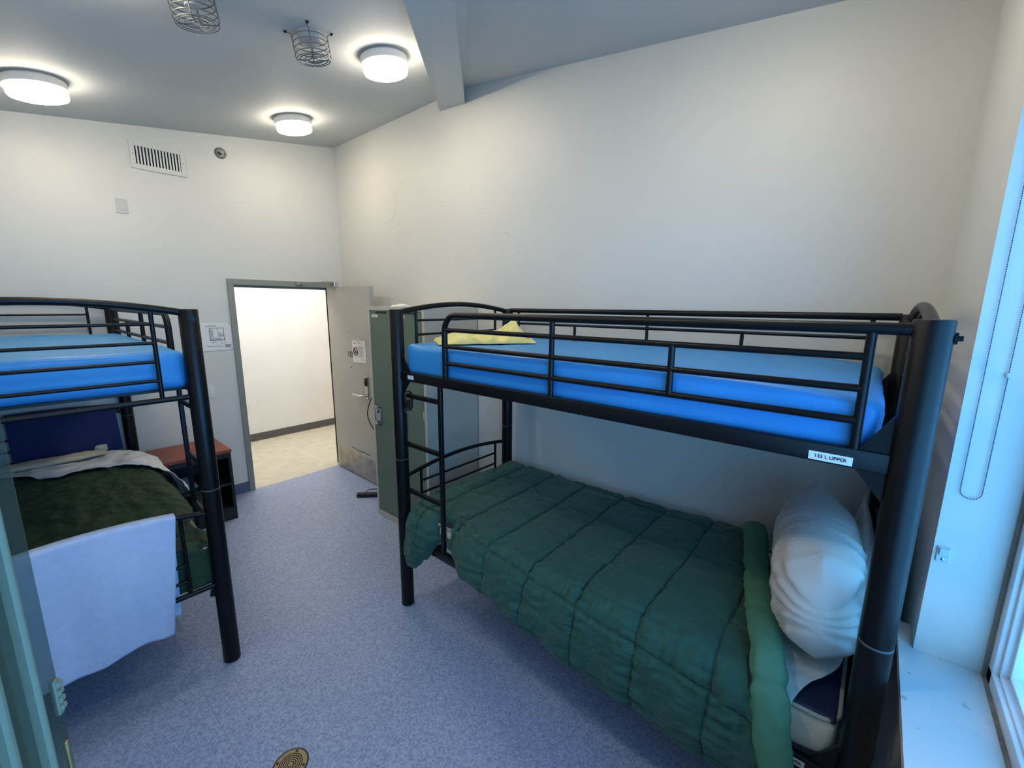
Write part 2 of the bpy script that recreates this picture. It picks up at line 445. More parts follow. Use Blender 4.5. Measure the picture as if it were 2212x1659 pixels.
# local +Y of a -90deg rotation is +x (towards wall); the visible face is Y=0
leaf = MB().box((0, 0, .012), (LL, .045, 2.043), .002).build('door_leaf', M['doorp'], dr, X=XD)
MB().box((.05, -.002, .02), (LL-.02, 0, .262), .0006).build('kick_plate', M['kick'], leaf, X=XD)
strip([(.36, -.001, .315), (.5, -.001, .303), (.62, -.001, .312), (.74, -.001, .305)], .004, (0, 1, 0)).build('scuff', M['ink'], leaf, X=XD)
fX = XD @ Matrix.Rotation(PI/2, 4, 'X')       # text plane: local X along leaf, up = Z
text('133', .078, XD @ Matrix.Translation((.445, -.0012, 1.349)) @ Matrix.Rotation(PI/2, 4, 'X'), 'room_number', M['ink'], leaf)
for u, z in ((.43, 1.60), (.445, 1.223)):
    MB().lathe([(.012, 0), (.012, .004), (.007, .009), (0.001, .01)], 14, XD @ Matrix.Translation((u, 0, z)) @ Matrix.Rotation(PI/2, 4, 'X')).build('peephole', M['chrome'], leaf, smooth=40)
esc = MB().box((.735, -.012, .915), (.785, 0, 1.15), .006).build('lock_plate', M['chrome'], leaf, X=XD)
MB().lathe([(.001, .016), (.02, .014), (.026, .006), (.027, 0)], 24, XD @ Matrix.Translation((.758, -.012, 1.095)) @ Matrix.Rotation(PI/2, 4, 'X') @ Matrix.Diagonal((1, 1.75, 1, 1))).build('card_reader', M['dark'], leaf, smooth=50)
MB().tube([(.76, -.01, .95), (.76, -.045, .95), (.745, -.058, .95), (.70, -.06, .95), (.60, -.058, .948), (.555, -.054, .944)], .0105, 10).build('lever_handle', M['chrome'], leaf, X=XD, smooth=60)
cl = MB().box((2.0, D-.05, 2.058), (2.06, D-.022, 2.088), .004).tube([(2.03, D-.05, 2.075), (2.2, D-.14, 2.088), (2.30, D-.20, 2.09)], .006, 8).tube([(2.03, D-.05, 2.083), (2.30, D-.20, 2.1)], .004, 6)
cl.build('closer_arm', M['frame'], dr, smooth=40)
MB().box((2.29, D-.26, 2.043), (2.33, D-.16, 2.095), .004).build('closer_shoe', M['chrome'], dr)
# notice taped on the door
nt = thing('notice', (2.3, 4.0, 1.27), 'white paper notice with a round prohibition sign taped to the open door', 'notice')
NX = XD @ Matrix.Translation((.505, -.003, 1.275))
pg = MB().box((0, 0, 0), (.265, .0008, .225)).build('sheet', M['paper'], nt, X=NX @ Matrix.Rotation(-.03, 4, 'Y'))
ring = MB()
cx, cz, rr = .062, .115, .040
ring.tube([(cx+rr*math.cos(2*PI*k/28), -.0012, cz+rr*math.sin(2*PI*k/28)) for k in range(28)], .005, 6, closed=True)
ring.tube([(cx-rr*.7, -.0012, cz+rr*.7), (cx+rr*.7, -.0012, cz-rr*.7)], .0045, 6)
ring.build('prohibition_sign', M['red'], nt, X=NX)
ic = MB().box((cx-.02, -.001, cz-.022), (cx+.022, -.0002, cz-.008))
for k in range(3): ic.box((cx-.012+.012*k, -.001, cz-.008), (cx-.006+.012*k, -.0002, cz+.016))
ic.build('pictogram', M['ink'], nt, X=NX)
tl = MB()
for k in range(9):
    tl.box((.115, -.001, .165-.0125*k), (.115+random.uniform(.08, .125), -.0002, .169-.0125*k))
tl.box((.17, -.001, .036), (.24, -.0002, .040)); tl.box((.03, -.001, .192), (.04, -.0002, .212)).box((.05, -.001, .2), (.09, -.0002, .206)).box((.12, -.001, .2), (.19, -.0002, .206))
tl.build('printed_text', M['greyink'], nt, X=NX)
MB().box((.10, -.0016, .212), (.145, -.001, .245)).build('tape', M['clearp'], nt, X=NX)

# ------------------------------------------------------------------ things on the back wall
v = thing('air_vent', (.994, D, 2.92), 'white wall register with upright slats high on the wall left of the sprinkler', 'vent')
MB().box((.815, D-.012, 2.92), (.848, D, 3.127), .002).box((1.142, D-.012, 2.92), (1.175, D, 3.127), .002).box((.848, D-.012, 2.92), (1.142, D, 2.957), .002).box((.848, D-.012, 3.092), (1.142, D, 3.127), .002).build('frame', M['wall'], v)
MB().box((.848, D-.003, 2.957), (1.142, D-.001, 3.092)).build('duct_opening', M['slot'], v)
for k in range(14):
    x = .858+k*.0208
    MB().box((-.0052, -.0012, 2.957), (.0052, .0012, 3.092), 0, X=Matrix.Translation((x+.004, D-.008, 0)) @ Matrix.Rotation(math.radians(-30), 4, 'Z')).build('slat', M['plastic'], v)
for x in (.832, 1.158): MB().lathe([(.004, 0), (.003, .002)], 10, Matrix.Translation((x, D-.012, 3.025)) @ Matrix.Rotation(PI/2, 4, 'X')).build('screw', M['wire'], v)
sp = thing('sprinkler', (1.448, D, 3.183), 'round chrome sidewall sprinkler above the doorway', 'sprinkler')
XS = Matrix.Translation((1.448, D, 3.183)) @ Matrix.Rotation(PI/2, 4, 'X')
MB().lathe([(.046, 0), (.045, .008), (.038, .014), (.03, .012), (.028, .004), (.001, .004)], 30, XS).build('escutcheon', M['wire'], sp, smooth=60)
MB().lathe([(.012, .004), (.012, .03), (.006, .032), (.006, .045), (.016, .046), (.016, .049), (.001, .049)], 18, XS).build('head', M['wire'], sp, smooth=40)
MB().tube([(1.448+.014*math.cos(a), D-.034-.012*math.sin(a), 3.183) for a in [PI*k/8 for k in range(9)]], .003, 6).build('yoke', M['chrome'], sp, smooth=60)
b = thing('blank_outlet_cover', (.722, D, 2.56), 'small blank cover plate on the wall below the vent', 'cover plate')
MB().box((.687, D-.006, 2.562), (.757, D, 2.672), .002).build('plate', M['coverplate'], b)
for z in (2.58, 2.654): MB().lathe([(.003, 0), (.002, .0015)], 8, Matrix.Translation((.722, D-.006, z)) @ Matrix.Rotation(PI/2, 4, 'X')).build('screw', M['plastic'], b)
s = thing('light_switch', (1.15, D, 1.0), 'white light switch plate below the framed floor plan', 'light switch')
MB().box((1.09, D-.006, 1.005), (1.19, D, 1.13), .002).build('plate', M['plastic'], s)
for x in (1.118, 1.162): MB().box((x-.014, D-.012, 1.035), (x+.014, D-.005, 1.10), .003).build('rocker', M['plastic'], s)
e = thing('evacuation_sign', (1.2, D, 1.43), 'laminated floor plan sheet on the wall beside the door frame', 'sign')
MB().box((.99, D-.004, 1.437), (1.376, D, 1.69), .001).build('sheet', M['paper'], e)
pl = MB(); y = D-.0048
def ln(x0, z0, x1, z1): pl.box((x0, y, z0), (x1, D-.004, z1))
def rect(x0, z0, x1, z1, t=.002): ln(x0, z0, x1, z0+t); ln(x0, z1-t, x1, z1); ln(x0, z0, x0+t, z1); ln(x1-t, z0, x1, z1)
rect(1.2, 1.53, 1.315, 1.645, .003); rect(1.265, 1.6, 1.315, 1.645); rect(1.285, 1.50, 1.32, 1.54)
for k in range(7): rect(1.206+.012*k, 1.533, 1.216+.012*k, 1.552, .0015)
for k in range(6): rect(1.2, 1.555+.014*k, 1.226, 1.567+.014*k, .0015)
for k in range(5): rect(1.268+.009*k, 1.565, 1.276+.009*k, 1.597-.004*k, .0015)
rect(1.315, 1.462, 1.362, 1.488, .003)
for k in range(3): ln(1.322, 1.468+.006*k, 1.352, 1.471+.006*k)
pl.build('plan_drawing', M['ink'], e)
pl = MB()
for k in range(8): ln(1.02, 1.62-.016*k, 1.02+random.uniform(.05, .14), 1.624-.016*k)
ln(1.17, 1.660, 1.26, 1.666); ln(1.17, 1.475, 1.3, 1.479); ln(1.06, 1.465, 1.12, 1.475); ln(1.21, 1.51, 1.25, 1.514)
pl.build('printed_text', M['greyink'], e)
for x in (1.0, 1.366):
    for z in (1.447, 1.68): MB().lathe([(.0045, 0), (.003, .003)], 10, Matrix.Translation((x, D-.004, z)) @ Matrix.Rotation(PI/2, 4, 'X')).build('screw', M['ink'], e)

# ------------------------------------------------------------------ ceiling lights and cages
TILT = Matrix.Rotation(-math.atan(SA), 4, 'Y') @ Matrix.Rotation(PI, 4, 'X')     # local +Z = down from the sloped ceiling
for (x, y), lab in (((1.735, 2.53), 'lit round drum ceiling light next to the diagonal beam'),
                    ((1.775, 3.92), 'lit round drum ceiling light nearest the doorway'),
                    ((.295, 3.93), 'lit round drum ceiling light above the wall vent side of the room'),
                    ((1.62, .46), 'assumed unseen drum ceiling light above the bunk bed by the window, outside the top edge'),  # assumed fixture, out of view, added to brighten the right wall
                    ((.30, 1.15), 'assumed unseen drum ceiling light in the middle of the window side, outside the top edge'),  # also assumed and unseen, added for more neutral light near the window
                    ((.34, 2.40), 'drum ceiling light whose glow shows at the top edge, beyond the caged detector')):
    hip = cB(y) < cA(x); z = min(cA(x), cB(y)); t = thing('ceiling_light', (x, y, z), lab, 'ceiling light', 'round ceiling lights')
    X = Matrix.Translation((x, y, z)) @ (Matrix.Rotation(math.atan(SB), 4, 'X') @ Matrix.Rotation(PI, 4, 'X') if hip else TILT)
    MB().lathe([(.122, 0), (.122, .008), (.140, .011), (.142, .015), (.142, .050), (.139, .053), (.12, .053)], 56, X).build('base', M['lamp_base'], t, smooth=40)
    MB().lathe([(.130, .053), (.134, .057), (.134, .087), (.130, .097), (.12, .101), (.09, .104), (.05, .1055), (.001, .106)], 56, X).build('diffuser', M['lamp'], t, smooth=60)
for (x, y), lab in (((1.268, 2.525), 'round wire cage over a ceiling detector, between the drum light and the other cage'),
                    ((.715, 2.475), 'round wire cage over a ceiling detector, cut by the top of the picture')):
    z = cA(x); t = thing('detector_cage', (x, y, z), lab, 'wire cage', 'caged ceiling detectors')
    X = Matrix.Translation((x, y, z)) @ TILT
    c = MB(); R0 = .088; Hc = .128
    for k, zz in enumerate((.03, .055, .08, .105)): c.tube([(R0*math.cos(a), R0*math.sin(a), zz) for a in [2*PI*q/40 for q in range(40)]], .0022, 6, closed=True)
    for r in (R0*.97, .07, .045, .022): c.tube([(r*math.cos(a), r*math.sin(a), Hc-.002) for a in [2*PI*q/36 for q in range(36)]], .0022, 6, closed=True)
    for k in range(4):
        a = 2*PI*k/4+.5; ca, sa = math.cos(a), math.sin(a)
        c.tube([(.116*ca, .116*sa, .004), (R0*1.02*ca, R0*1.02*sa, .012), (R0*1.02*ca, R0*1.02*sa, Hc-.012), (R0*.96*ca, R0*.96*sa, Hc), (.02*ca, .02*sa, Hc)], .0027, 6)
    c.build('cage', M['wire'], t, X=X, smooth=60)
    MB().lathe([(.062, 0), (.062, .03), (.055, .045), (.03, .05), (.03, .062), (.001, .064)], 32, X).build('detector', M['detector'], t, smooth=50)
    for k in range(4):
        a = 2*PI*k/4+.5
        MB().lathe([(.009, 0), (.009, .005), (.005, .009)], 10, X @ Matrix.Translation((.116*math.cos(a), .116*math.sin(a), 0))).build('foot', M['dark'], t)

# ------------------------------------------------------------------ lockers
lk = thing('locker', (2.24, 2.88, 0), 'tall double metal locker with sage green doors between the door and the bunk bed', 'locker')
y0, y1, ym, xf, H = 2.508, 3.252, 2.88, 1.968, 1.852
c = MB().box((xf+.018, y0, 0), (W-.012, y1, H), .003)
for a, bb in (((xf, y0, 0), (xf+.018, y0+.028, H)), ((xf, y1-.022, 0), (xf+.018, y1, H)), ((xf, y0+.028, H-.032), (xf+.018, y1-.022, H)), ((xf, y0+.028, 0), (xf+.018, y1-.022, .05)), ((xf, ym-.012, .05), (xf+.018, ym+.012, H-.032))):
    c.box(a, bb, .0015)
c.build('carcass', M['lockbody'], lk)
for a, bb, has in ((y0+.032, ym-.015, False), (ym+.015, y1-.026, True)):
    d = MB().box((xf+.004, a, .054), (xf+.0175, bb, H-.036), .002).build('locker_door', M['lockdoor'], lk)
    mb = MB()
    for k in range(8): mb.box((xf+.0025, (a+bb)/2-.075+k*.019, 1.795), (xf+.0042, (a+bb)/2-.063+k*.019, 1.812))
    mb.build('vent_slots', M['slot'], d)
    MB().box((xf+.0025, bb-.115, 1.765), (xf+.0042, bb-.03, 1.787)).build('name_card', M['paper'], d)
    MB().box((xf+.002, bb-.095, 1.773), (xf+.0026, bb-.05, 1.778)).build('card_text', M['greyink'], d)
    hy0, hy1 = bb-.106, bb-.006
    hm = MB()
    for p, q in (((hy0, .852), (hy1, .868)), ((hy0, 1.0), (hy1, 1.02)), ((hy0, .868), (hy0+.014, 1.0)), ((hy1-.014, .868), (hy1, 1.0))):
        hm.box((xf-.004, p[0], p[1]), (xf+.005, q[0], q[1]), .002)
    hm.box((xf-.01, hy0+.02, .868), (xf+.003, hy1-.02, .892), .004).box((xf-.008, hy0+.025, .96), (xf+.003, hy1-.025, .992), .003)
    hm.build('handle', M['chrome'], d, smooth=30)
    MB().box((xf+.001, hy0+.014, .868), (xf+.0045, hy1-.014, 1.0)).build('handle_recess', M['detector'], d)
    for zz in (.12, 1.0): MB().box((xf, a, zz), (xf+.006, a+.012, zz+.07), .001).build('hinge', M['lockbody'], d)
tag(crumple((2.06, 2.92, H), .06, .05, .022, .4, 3.3, 18).build('crumpled_paper', M['paper'], smooth=180), 'small crumpled white paper lying on top of the locker', 'paper')
# black bar and cables by the locker
pb = thing('power_strip', (2.12, 3.62, 0), 'black power strip on the floor behind the locker, by the open door', 'power strip')
XP = Matrix.Translation((2.12, 3.615, 0)) @ Matrix.Rotation(math.atan2(-.19, .19), 4, 'Z')
MB().box((-.135, -.026, .0), (.135, .026, .038), .006).build('body', M['dark'], pb, X=XP)
MB().tube([catmull([(-.06, .01, .036), (-.02, .03, .06), (.06, .05, .06), (.10, .10, .10), (.14, .2, .16)], k/24) for k in range(25)], .004, 6).build('cord', M['dark'], pb, X=XP, smooth=60)
tag(MB().tube([catmull([(2.235, 3.70, .965), (2.215, 3.72, .90), (2.20, 3.735, .80), (2.21, 3.70, .70), (2.23, 3.62, .62), (2.26, 3.4, .5), (2.27, 3.31, .3), (2.26, 3.31, .02)], k/50) for k in range(51)], .005, 8).build('cable', M['dark'], smooth=60), 'black cable hanging below the door lever beside the locker', 'cable')

# ------------------------------------------------------------------ nightstand
n = thing('nightstand', (.87, 4.34, 0), 'black open nightstand with a reddish wood top between the bed and the doorway', 'nightstand')
MB().box((.625, 4.108, .610), (1.118, 4.575, .638), .003).build('top', M['wood'], n)
MB().box((.640, 4.13, 0), (.662, 4.565, .61)).box((1.09, 4.118, 0), (1.112, 4.565, .61)).box((.64, 4.118, 0), (.662, 4.13, .61)).box((.662, 4.55, 0), (1.09, 4.565, .61)).build('side_panels', M['cabinet'], n)
MB().box((.662, 4.118, .565), (1.09, 4.14, .61), .002).build('front_rail', M['cabinet'], n)
MB().box((.662, 4.125, .315), (1.09, 4.55, .335), .001).build('shelf', M['cabinet'], n)
MB().box((.662, 4.125, .095), (1.09, 4.55, .113), .001).box((.662, 4.118, 0), (1.09, 4.14, .095), .001).build('plinth', M['cabinet'], n)
tag(crumple((.80, 4.27, .336),   .07, .06, .08, .2, 8.1, 26, ridge=1.3).build('plastic_bag', M['bag'], smooth=180), 'crumpled pale plastic bag on the upper shelf of the nightstand', 'plastic bag')
tag(MB().box((-.005, -.1, 0), (.005, .1, .15), .001).build('cardboard_box', M['card'], X=Matrix.Translation((.875, 4.26, .116)) @ Matrix.Rotation(.35, 4, 'Y') @ Matrix.Rotation(.3, 4, 'Z')), 'tan cardboard piece leaning inside the lower shelf of the nightstand', 'cardboard')

# ------------------------------------------------------------------ bunk beds
# built in the coordinates of the bed along the right wall; XB carries them to the other bed (turned half a circle)
AX, WX, HD, FT = 1.43, 2.385, -.10, 2.07       # aisle side, wall side, head end, foot end
XR = I4
XLB = Matrix.Translation((.0735, 3.505, 0)) @ Matrix.Rotation(PI, 4, 'Z') @ Matrix.Translation((-(AX+WX)/2, -(HD+FT)/2, 0))
def arch_pts(y, z0, z1, n=20, x0=AX, x1=WX):
    return [(x0+(x1-x0)*k/n, y, z0+(z1-z0)*math.sin(PI*k/n)**.9 if 0 < k < n else z0) for k in range(n+1)]
def bed(XB, label, written):
    loc = XB @ Vector(((AX+WX)/2, (HD+FT)/2, 0))
    r = thing('bunk_bed', loc, label, 'bunk bed', 'black metal bunk beds')
    bk = M['black']
    def B(mb, name, p=r, m=bk, sm=50): return mb.build(name, m, p, X=XB, smooth=sm)
    R = .039
    for x in (AX, WX):
        for y, sg in ((HD, -1), (FT, 1)):
            prof = [(R-.004, 0), (R, .004), (R, .962), (R-.003, .966), (R-.003, .969), (R, .973), (R, 1.838), (R-.002, 1.842), (R-.004, 1.8425), (.001, 1.8425)]
            po = B(MB().lathe(prof, 40, Matrix.Translation((x, y, 0))), 'post', sm=35)
            B(MB().lathe([(R-.0028, .966), (R+.0004, .967), (R+.0004, .9685), (R-.0028, .9695)], 40, Matrix.Translation((x, y, 0)), caps=False), 'joint_ring', po, M['blackworn'])
            B(MB().cyl((x, y+sg*(R-.001), 1.80), (x, y+sg*(R+.005), 1.80), .014, 18).cyl((x, y+sg*(R+.004), 1.80), (x, y+sg*(R+.014), 1.80), .007, 6), 'bolt', po)
    for x, s in ((AX, -1), (WX, 1)):
        for nm, z0, z1 in (('upper_side_rail', 1.446, 1.499), ('lower_side_rail', .446, .499)):
            B(MB().box((x-.0125, HD+.03, z0), (x+.0125, FT-.03, z1), .003), nm)
        for y, sg in ((HD, 1), (FT, -1)):
            for zz in (1.4725, .4725):
                mb = MB()
                ys = [y+sg*.03, y+sg*.036, y+sg*.10, y+sg*.10, y+sg*.036, y+sg*.03]
                zs = [zz-.11, zz-.11, zz-.03, zz+.03, zz+.13, zz+.13]
                mb.prism([(x-.006, a, b2) for a, b2 in zip(ys, zs)], (.012, 0, 0))
                B(mb, 'corner_bracket')
    def panel(name, y, ends, peak, bars, low, rt):
        p = B(MB().tube(arch_pts(y, ends, peak), rt, 12), name)
        B(MB().tube([(AX, y, low), (WX, y, low)], .0125, 12), 'bottom_rail', p)
        for sx in (AX+.135, WX-.135):
            B(MB().tube([(sx, y, low), (sx, y, ends+(peak-ends)*.42)], .009, 10), 'upright', p)
        for z in bars: B(MB().tube([(AX+.135, y, z), (WX-.135, y, z)], .0075, 10), 'bar', p)
    for y in (HD, FT):
        panel('upper_end_panel', y, 1.822, 1.873, (1.778, 1.695, 1.612, 1.527), 1.437, .0155)
    panel('lower_foot_panel', FT, .842, .892, (.782, .700, .615, .530), .455, .0125)
    panel('lower_head_panel', HD, .995, 1.062, (.900, .815, .730, .645), .455, .0145)
    # guard rail on the aisle side: open at the ladder
    g = [(AX, HD+.03, 1.818), (AX, 1.58, 1.818)] + [(AX, 1.58+.082*math.sin(a), 1.818-.082*(1-math.cos(a))) for a in [PI/2*k/8 for k in range(1, 9)]] + [(AX, 1.662, 1.495)]
    gr = B(MB().tube(g, .0155, 12), 'guard_rail')
    for z in (1.745, 1.661, 1.575): B(MB().tube([(AX, .012, z), (AX, 1.66, z)], .0105, 10), 'bar', gr)
    for y, za, zb in ((.010, 1.497, 1.815), (1.003, 1.497, 1.815), (.515, 1.575, 1.745)):
        B(MB().tube([(AX, y, za), (AX, y, zb)], .0115, 10), 'upright', gr)
    gw = B(MB().tube([(WX, HD+.03, 1.832), (WX, FT-.03, 1.832)], .0155, 12), 'wall_guard_rail')
    for z in (1.742, 1.661, 1.575): B(MB().tube([(WX, .02, z), (WX, 1.965, z)], .0085, 10), 'bar', gw)
    for y, za, zb in ((.02, 1.497, 1.83), (.515, 1.575, 1.745), (1.01, 1.497, 1.83), (1.495, 1.575, 1.745), (1.965, 1.497, 1.83)):
        B(MB().tube([(WX, y, za), (WX, y, zb)], .009, 10), 'upright', gw)
    ld = B(MB().box((AX-.010, 1.694, .49), (AX+.010, 1.720, 1.45), .003), 'ladder')
    for z in (1.362, 1.072, .783): B(MB().box((AX-.010, 1.715, z-.012), (AX+.010, FT-.03, z+.012), .003), 'rung', ld)
    for nm, z in (('upper_slats', 1.462), ('lower_slats', .478)):
        mb = MB()
        for k in range(11): mb.box((AX+.012, .05+k*.19, z), (WX-.012, .09+k*.19, z+.012))
        B(mb, nm)
    if written:
        Xt = XB @ Matrix(((0, 0, -1, 0), (-1, 0, 0, 0), (0, 1, 0, 0), (0, 0, 0, 1)))       # text x -> -y, text y -> z, facing the aisle
        for y, z, w, body in ((.057, 1.463, .049, '133 L UPPER'), (.057, .474, .049, '133 L LOWER')):
            p = B(MB().box((AX-.0138, y-w, z-.012), (AX-.0124, y+w, z+.012)), 'name_label', m=M['paper']); p['label'] = 'white label strip with black lettering'
            text(body, .0135, Matrix.Translation((AX-.0142, y, z)) @ Matrix(((0, 0, -1, 0), (-1, 0, 0, 0), (0, 1, 0, 0), (0, 0, 0, 1))), 'lettering', M['ink'], p)
        p = B(MB().box((AX-.0138, 1.915, 1.460), (AX-.0124, 1.965, 1.482)), 'maker_sticker', m=M['paper'])
        mb = MB()
        for k in range(3): mb.box((AX-.0142, 1.92, 1.464+k*.006), (AX-.0137, 1.958-.008*(k % 2), 1.466+k*.006))
        B(mb, 'printed_text', p, M['greyink'])
    return r
bed(XR, 'black metal bunk bed beside the locker and window, with pillows heaped on its lower bunk', True)
bed(XLB, 'black metal bunk bed by the nightstand, with a white towel over its lower end', False)

# upper mattresses
def um_sag(p):
    k = max(0, (.35-p.y)/.4)
    return Vector((0, 0, -.030*k*k*(1 if p.z > 1.55 else 0) - .006*fbm(Vector((p.x*2, p.y*2.4, 1.)), 2)*(1 if p.z > 1.6 else .2)))
for XB, lab in ((XR, 'plain blue mattress on the upper bunk under the yellow blanket'), (XLB, 'plain blue mattress on the upper bunk above the navy cloth')):
    mb = rounded((AX+.017, -.04, 1.4755), (WX-.017, 2.03, 1.652), .036, 40, .006, (3, 3, 5), um_sag)
    tag(mb.build('mattress', M['bluemat'], X=XB, smooth=180), lab, 'mattress', 'blue upper bunk mattresses')
# lower mattresses: pale sides, navy top, piping along the edge
for XB, lab in ((XR, 'navy topped mattress with pale sides on the lower bunk, beneath the pillows'), (XLB, 'mattress on the lower bunk under the olive comforter')):
    loc = XB @ Vector(((AX+WX)/2, 1.0, .5)); t = thing('mattress', loc, lab, 'mattress', 'lower bunk mattresses')
    rounded((AX+.016, -.055, .500), (WX-.02, 2.025, .640), .03, 26, .010, (7, 7, 9)).build('side_cover', M['cream'], t, X=XB, smooth=180)
    rounded((AX+.02, -.05, .632), (WX-.024, 2.02, .655), .01, 20).build('top_panel', M['navyv'], t, X=XB, smooth=180)
    cr = .05; x0, x1, ya, yb = AX+.016, WX-.02, -.055, 2.025; pts = []
    for cx_, cy_, a0 in ((x1-cr, yb-cr, 0), (x0+cr, yb-cr, 90), (x0+cr, ya+cr, 180), (x1-cr, ya+cr, 270)):
        for k in range(7): a = math.radians(a0+15*k); pts.append((cx_+cr*math.cos(a), cy_+cr*math.sin(a), .643))
    MB().tube(pts, .007, 8, closed=True).build('piping', M['piping'], t, X=XB, smooth=60)

# comforters
def comforter(XB, name, m, label, yend, hem, xh, zt, A, wr, seams, ny=400, nl=(120, 22, 64), skirt=0):
    r = .095; rows = []; xw = 2.388; Y1 = 2.028
    for iy in range(ny):
        u = iy/(ny-1); row = []
        for js in range(sum(nl)+1):
            # nominal position across
            sec = 0 if js <= nl[0] else (1 if js <= nl[0]+nl[1] else 2)
            tt = js/nl[0] if sec == 0 else ((js-nl[0])/nl[1] if sec == 1 else (js-nl[0]-nl[1])/nl[2])
            ye = yend(sec+tt)
            y = ye+(Y1-ye)*u
            X0 = xh(y); z_ = zt(y); zh = min(hem(y), z_-r-.005)
            if sec == 0:
                x = xw+(X0+r-xw)*tt; z = z_; nn = Vector((0, 0, 1)); q = -(xw-(X0+r))*(1-tt)
            elif sec == 1:
                a = PI/2*tt; x = X0+r-r*math.sin(a); z = z_-r+r*math.cos(a); nn = Vector((-math.sin(a), 0, math.cos(a))); q = r*a
            else:
                z = (z_-r)+(zh-(z_-r))*tt; x = X0-.016*math.sin(PI*tt)+.03*max(0, tt-.7); nn = Vector((-1, 0, 0)); q = r*PI/2+(z_-r-z)
            jx = .014*noise.noise(Vector((y*5, q*5, 2.)))
            d = 1.
            if seams:
                k = (y-.29+jx)/.2653; d1 = abs(k-round(k))*.2653
                q1 = .03+(1.6-y)*.10; k = (q-q1+jx)/.315; kk = min(round(k), 0); d2 = abs(k-kk)*.315
                d = min(d1, d2)
                puff = A*min(1, d/.06)**.45
                # pleats radiating from the seams
                fs_ = .6 if sec == 0 else 1.7
                rg = lambda v: (1-abs(noise.noise(v)))**3-.4
                pl_ = fs_*(math.exp(-d1/.08)*rg(Vector((q*24, y*5, 5.)))*.011 + math.exp(-d2/.07)*rg(Vector((y*26, q*5, 9.)))*.008)
                pl_ += fs_*.006*rg(Vector((y*9+q*4, q*20-y*5, 12.)))
                puff -= .011*math.exp(-(d/.0075)**2)
            else:
                k = (y-.4)/.3; d1 = abs(k-round(k))*.3; puff = A*min(1, d1/.05)**.6; pl_ = 0
            w = wr*fbm(Vector((y*7+3, q*11, 1.)), 3) + wr*.6*fbm(Vector((y*22, q*14+7, 4.)), 2)
            if sec == 2: w += .007*tt*math.sin(y*23+2*noise.noise(Vector((y*3, 0, 0))))
            p = Vector((x, y, z)) + nn*(puff+pl_+w)
            e = min(u, 1-u)*ny
            row.append(p)
        rows.append(row)
    for k in range(1, skirt+1):          # end of the bed: tucked straight down inside the end rails
        rows.append([Vector((p.x, min(p.y+.008, 2.044)+.003*noise.noise(Vector((p.x*9, k*.3, 0))), max(p.z-.0085*k, min(p.z, .46)))) for p in rows[ny-1]])
    mb = MB().grid(rows)
    o = mb.build(name, m, X=XB, smooth=180, solid=.012)
    return tag(o, label, 'comforter')
hemR = lambda y: lerp([(.05, .30), (.31, .315), (.48, .335), (.82, .35), (1.085, .385), (1.32, .43), (1.49, .465), (1.61, .55), (1.67, .61), (1.74, .56), (1.83, .42), (1.92, .335), (1.985, .32), (2.028, .40)], y)
xhR = lambda y: lerp([(.0, 1.385), (1.2, 1.375), (1.5, 1.385), (1.62, 1.425), (1.675, 1.468), (1.745, 1.468), (1.80, 1.41), (1.9, 1.385), (1.98, 1.40), (2.028, 1.475)], y)
yeR = lambda s: lerp([(0, .40), (.35, .33), (.7, .25), (1., .20), (2., .15), (2.6, .10), (3, .06)], s)
comforter(XR, 'comforter', M['green'], 'dark green quilted comforter spread over the lower bunk beside the pillows', yeR, hemR, xhR,
          lambda y: .676+.02*math.exp(-((y-.5)/.25)**2), .013, .006, True)
hemL = lambda y: lerp([(.4, .36), (1.3, .36), (1.55, .42), (1.64, .56), (1.76, .56), (1.83, .42), (1.92, .32), (1.985, .30), (2.028, .38)], y)
xhL = lambda y: lerp([(.0, 1.392), (1.4, 1.395), (1.62, 1.43), (1.675, 1.466), (1.745, 1.466), (1.80, 1.43), (1.9, 1.408), (1.98, 1.42), (2.028, 1.475)], y)
comforter(XLB, 'comforter', M['olive'], 'wrinkled olive green comforter on the lower bunk behind the white towel',
          lambda s: .27, hemL, xhL, lambda y: .690+.02*math.sin(y*2), .006, .013, False, ny=240, skirt=26)
# turned-back edge of the dark green comforter: lighter lining
path = [(2.385, .365, .765), (2.2, .32, .745), (1.95, .265, .74), (1.7, .205, .745), (1.55, .165, .75), (1.45, .137, .735), (1.395, .118, .67), (1.366, .098, .57), (1.353, .075, .46), (1.35, .05, .37), (1.352, .03, .29)]
def turned():
    n, seg = 150, 28; vs = []; fs = []
    P = [catmull(path, k/(n-1)) for k in range(n)]
    L = 0
    for i, p in enumerate(P):
        t = (P[min(i+1, n-1)]-P[max(i-1, 0)]).normalized()
        if i: L += (P[i]-P[i-1]).length
        wd = Vector((0, 1, 0)) - t*t.y; wd.normalize(); up = t.cross(wd)
        if i == 0: ref = up.copy()
        if up.dot(Vector((-.6, 0, .8))) < 0: up = -up
        k = (L-.12)/.30; d = abs(k-round(k))*.30
        g = 1-.16*math.exp(-(d/.014)**2)
        end = min(1, (n-1-i)/8+.25)*min(1, i/6+.3)
        a_, b_ = .052*g*end*(1+.12*noise.noise(Vector((L*5, 0, 3)))), .034*g*end
        for q in range(seg):
            a = 2*PI*q/seg
            w = 1+.14*noise.noise(Vector((L*13, math.cos(a)*2.2, math.sin(a)*2.2)))+.07*noise.noise(Vector((L*34, math.cos(a)*2+4, math.sin(a)*3)))
            vs.append(p+wd*math.cos(a)*a_*w+up*math.sin(a)*b_*w)
    for i in range(n-1):
        for q in range(seg): fs.append((i*seg+q, i*seg+(q+1) % seg, (i+1)*seg+(q+1) % seg, (i+1)*seg+q))
    fs.append(tuple(range(seg))); fs.append(tuple((n-1)*seg+q for q in range(seg)))
    return MB().add(vs, fs)
com = [o for o in COL.objects if o.name == 'comforter'][0]
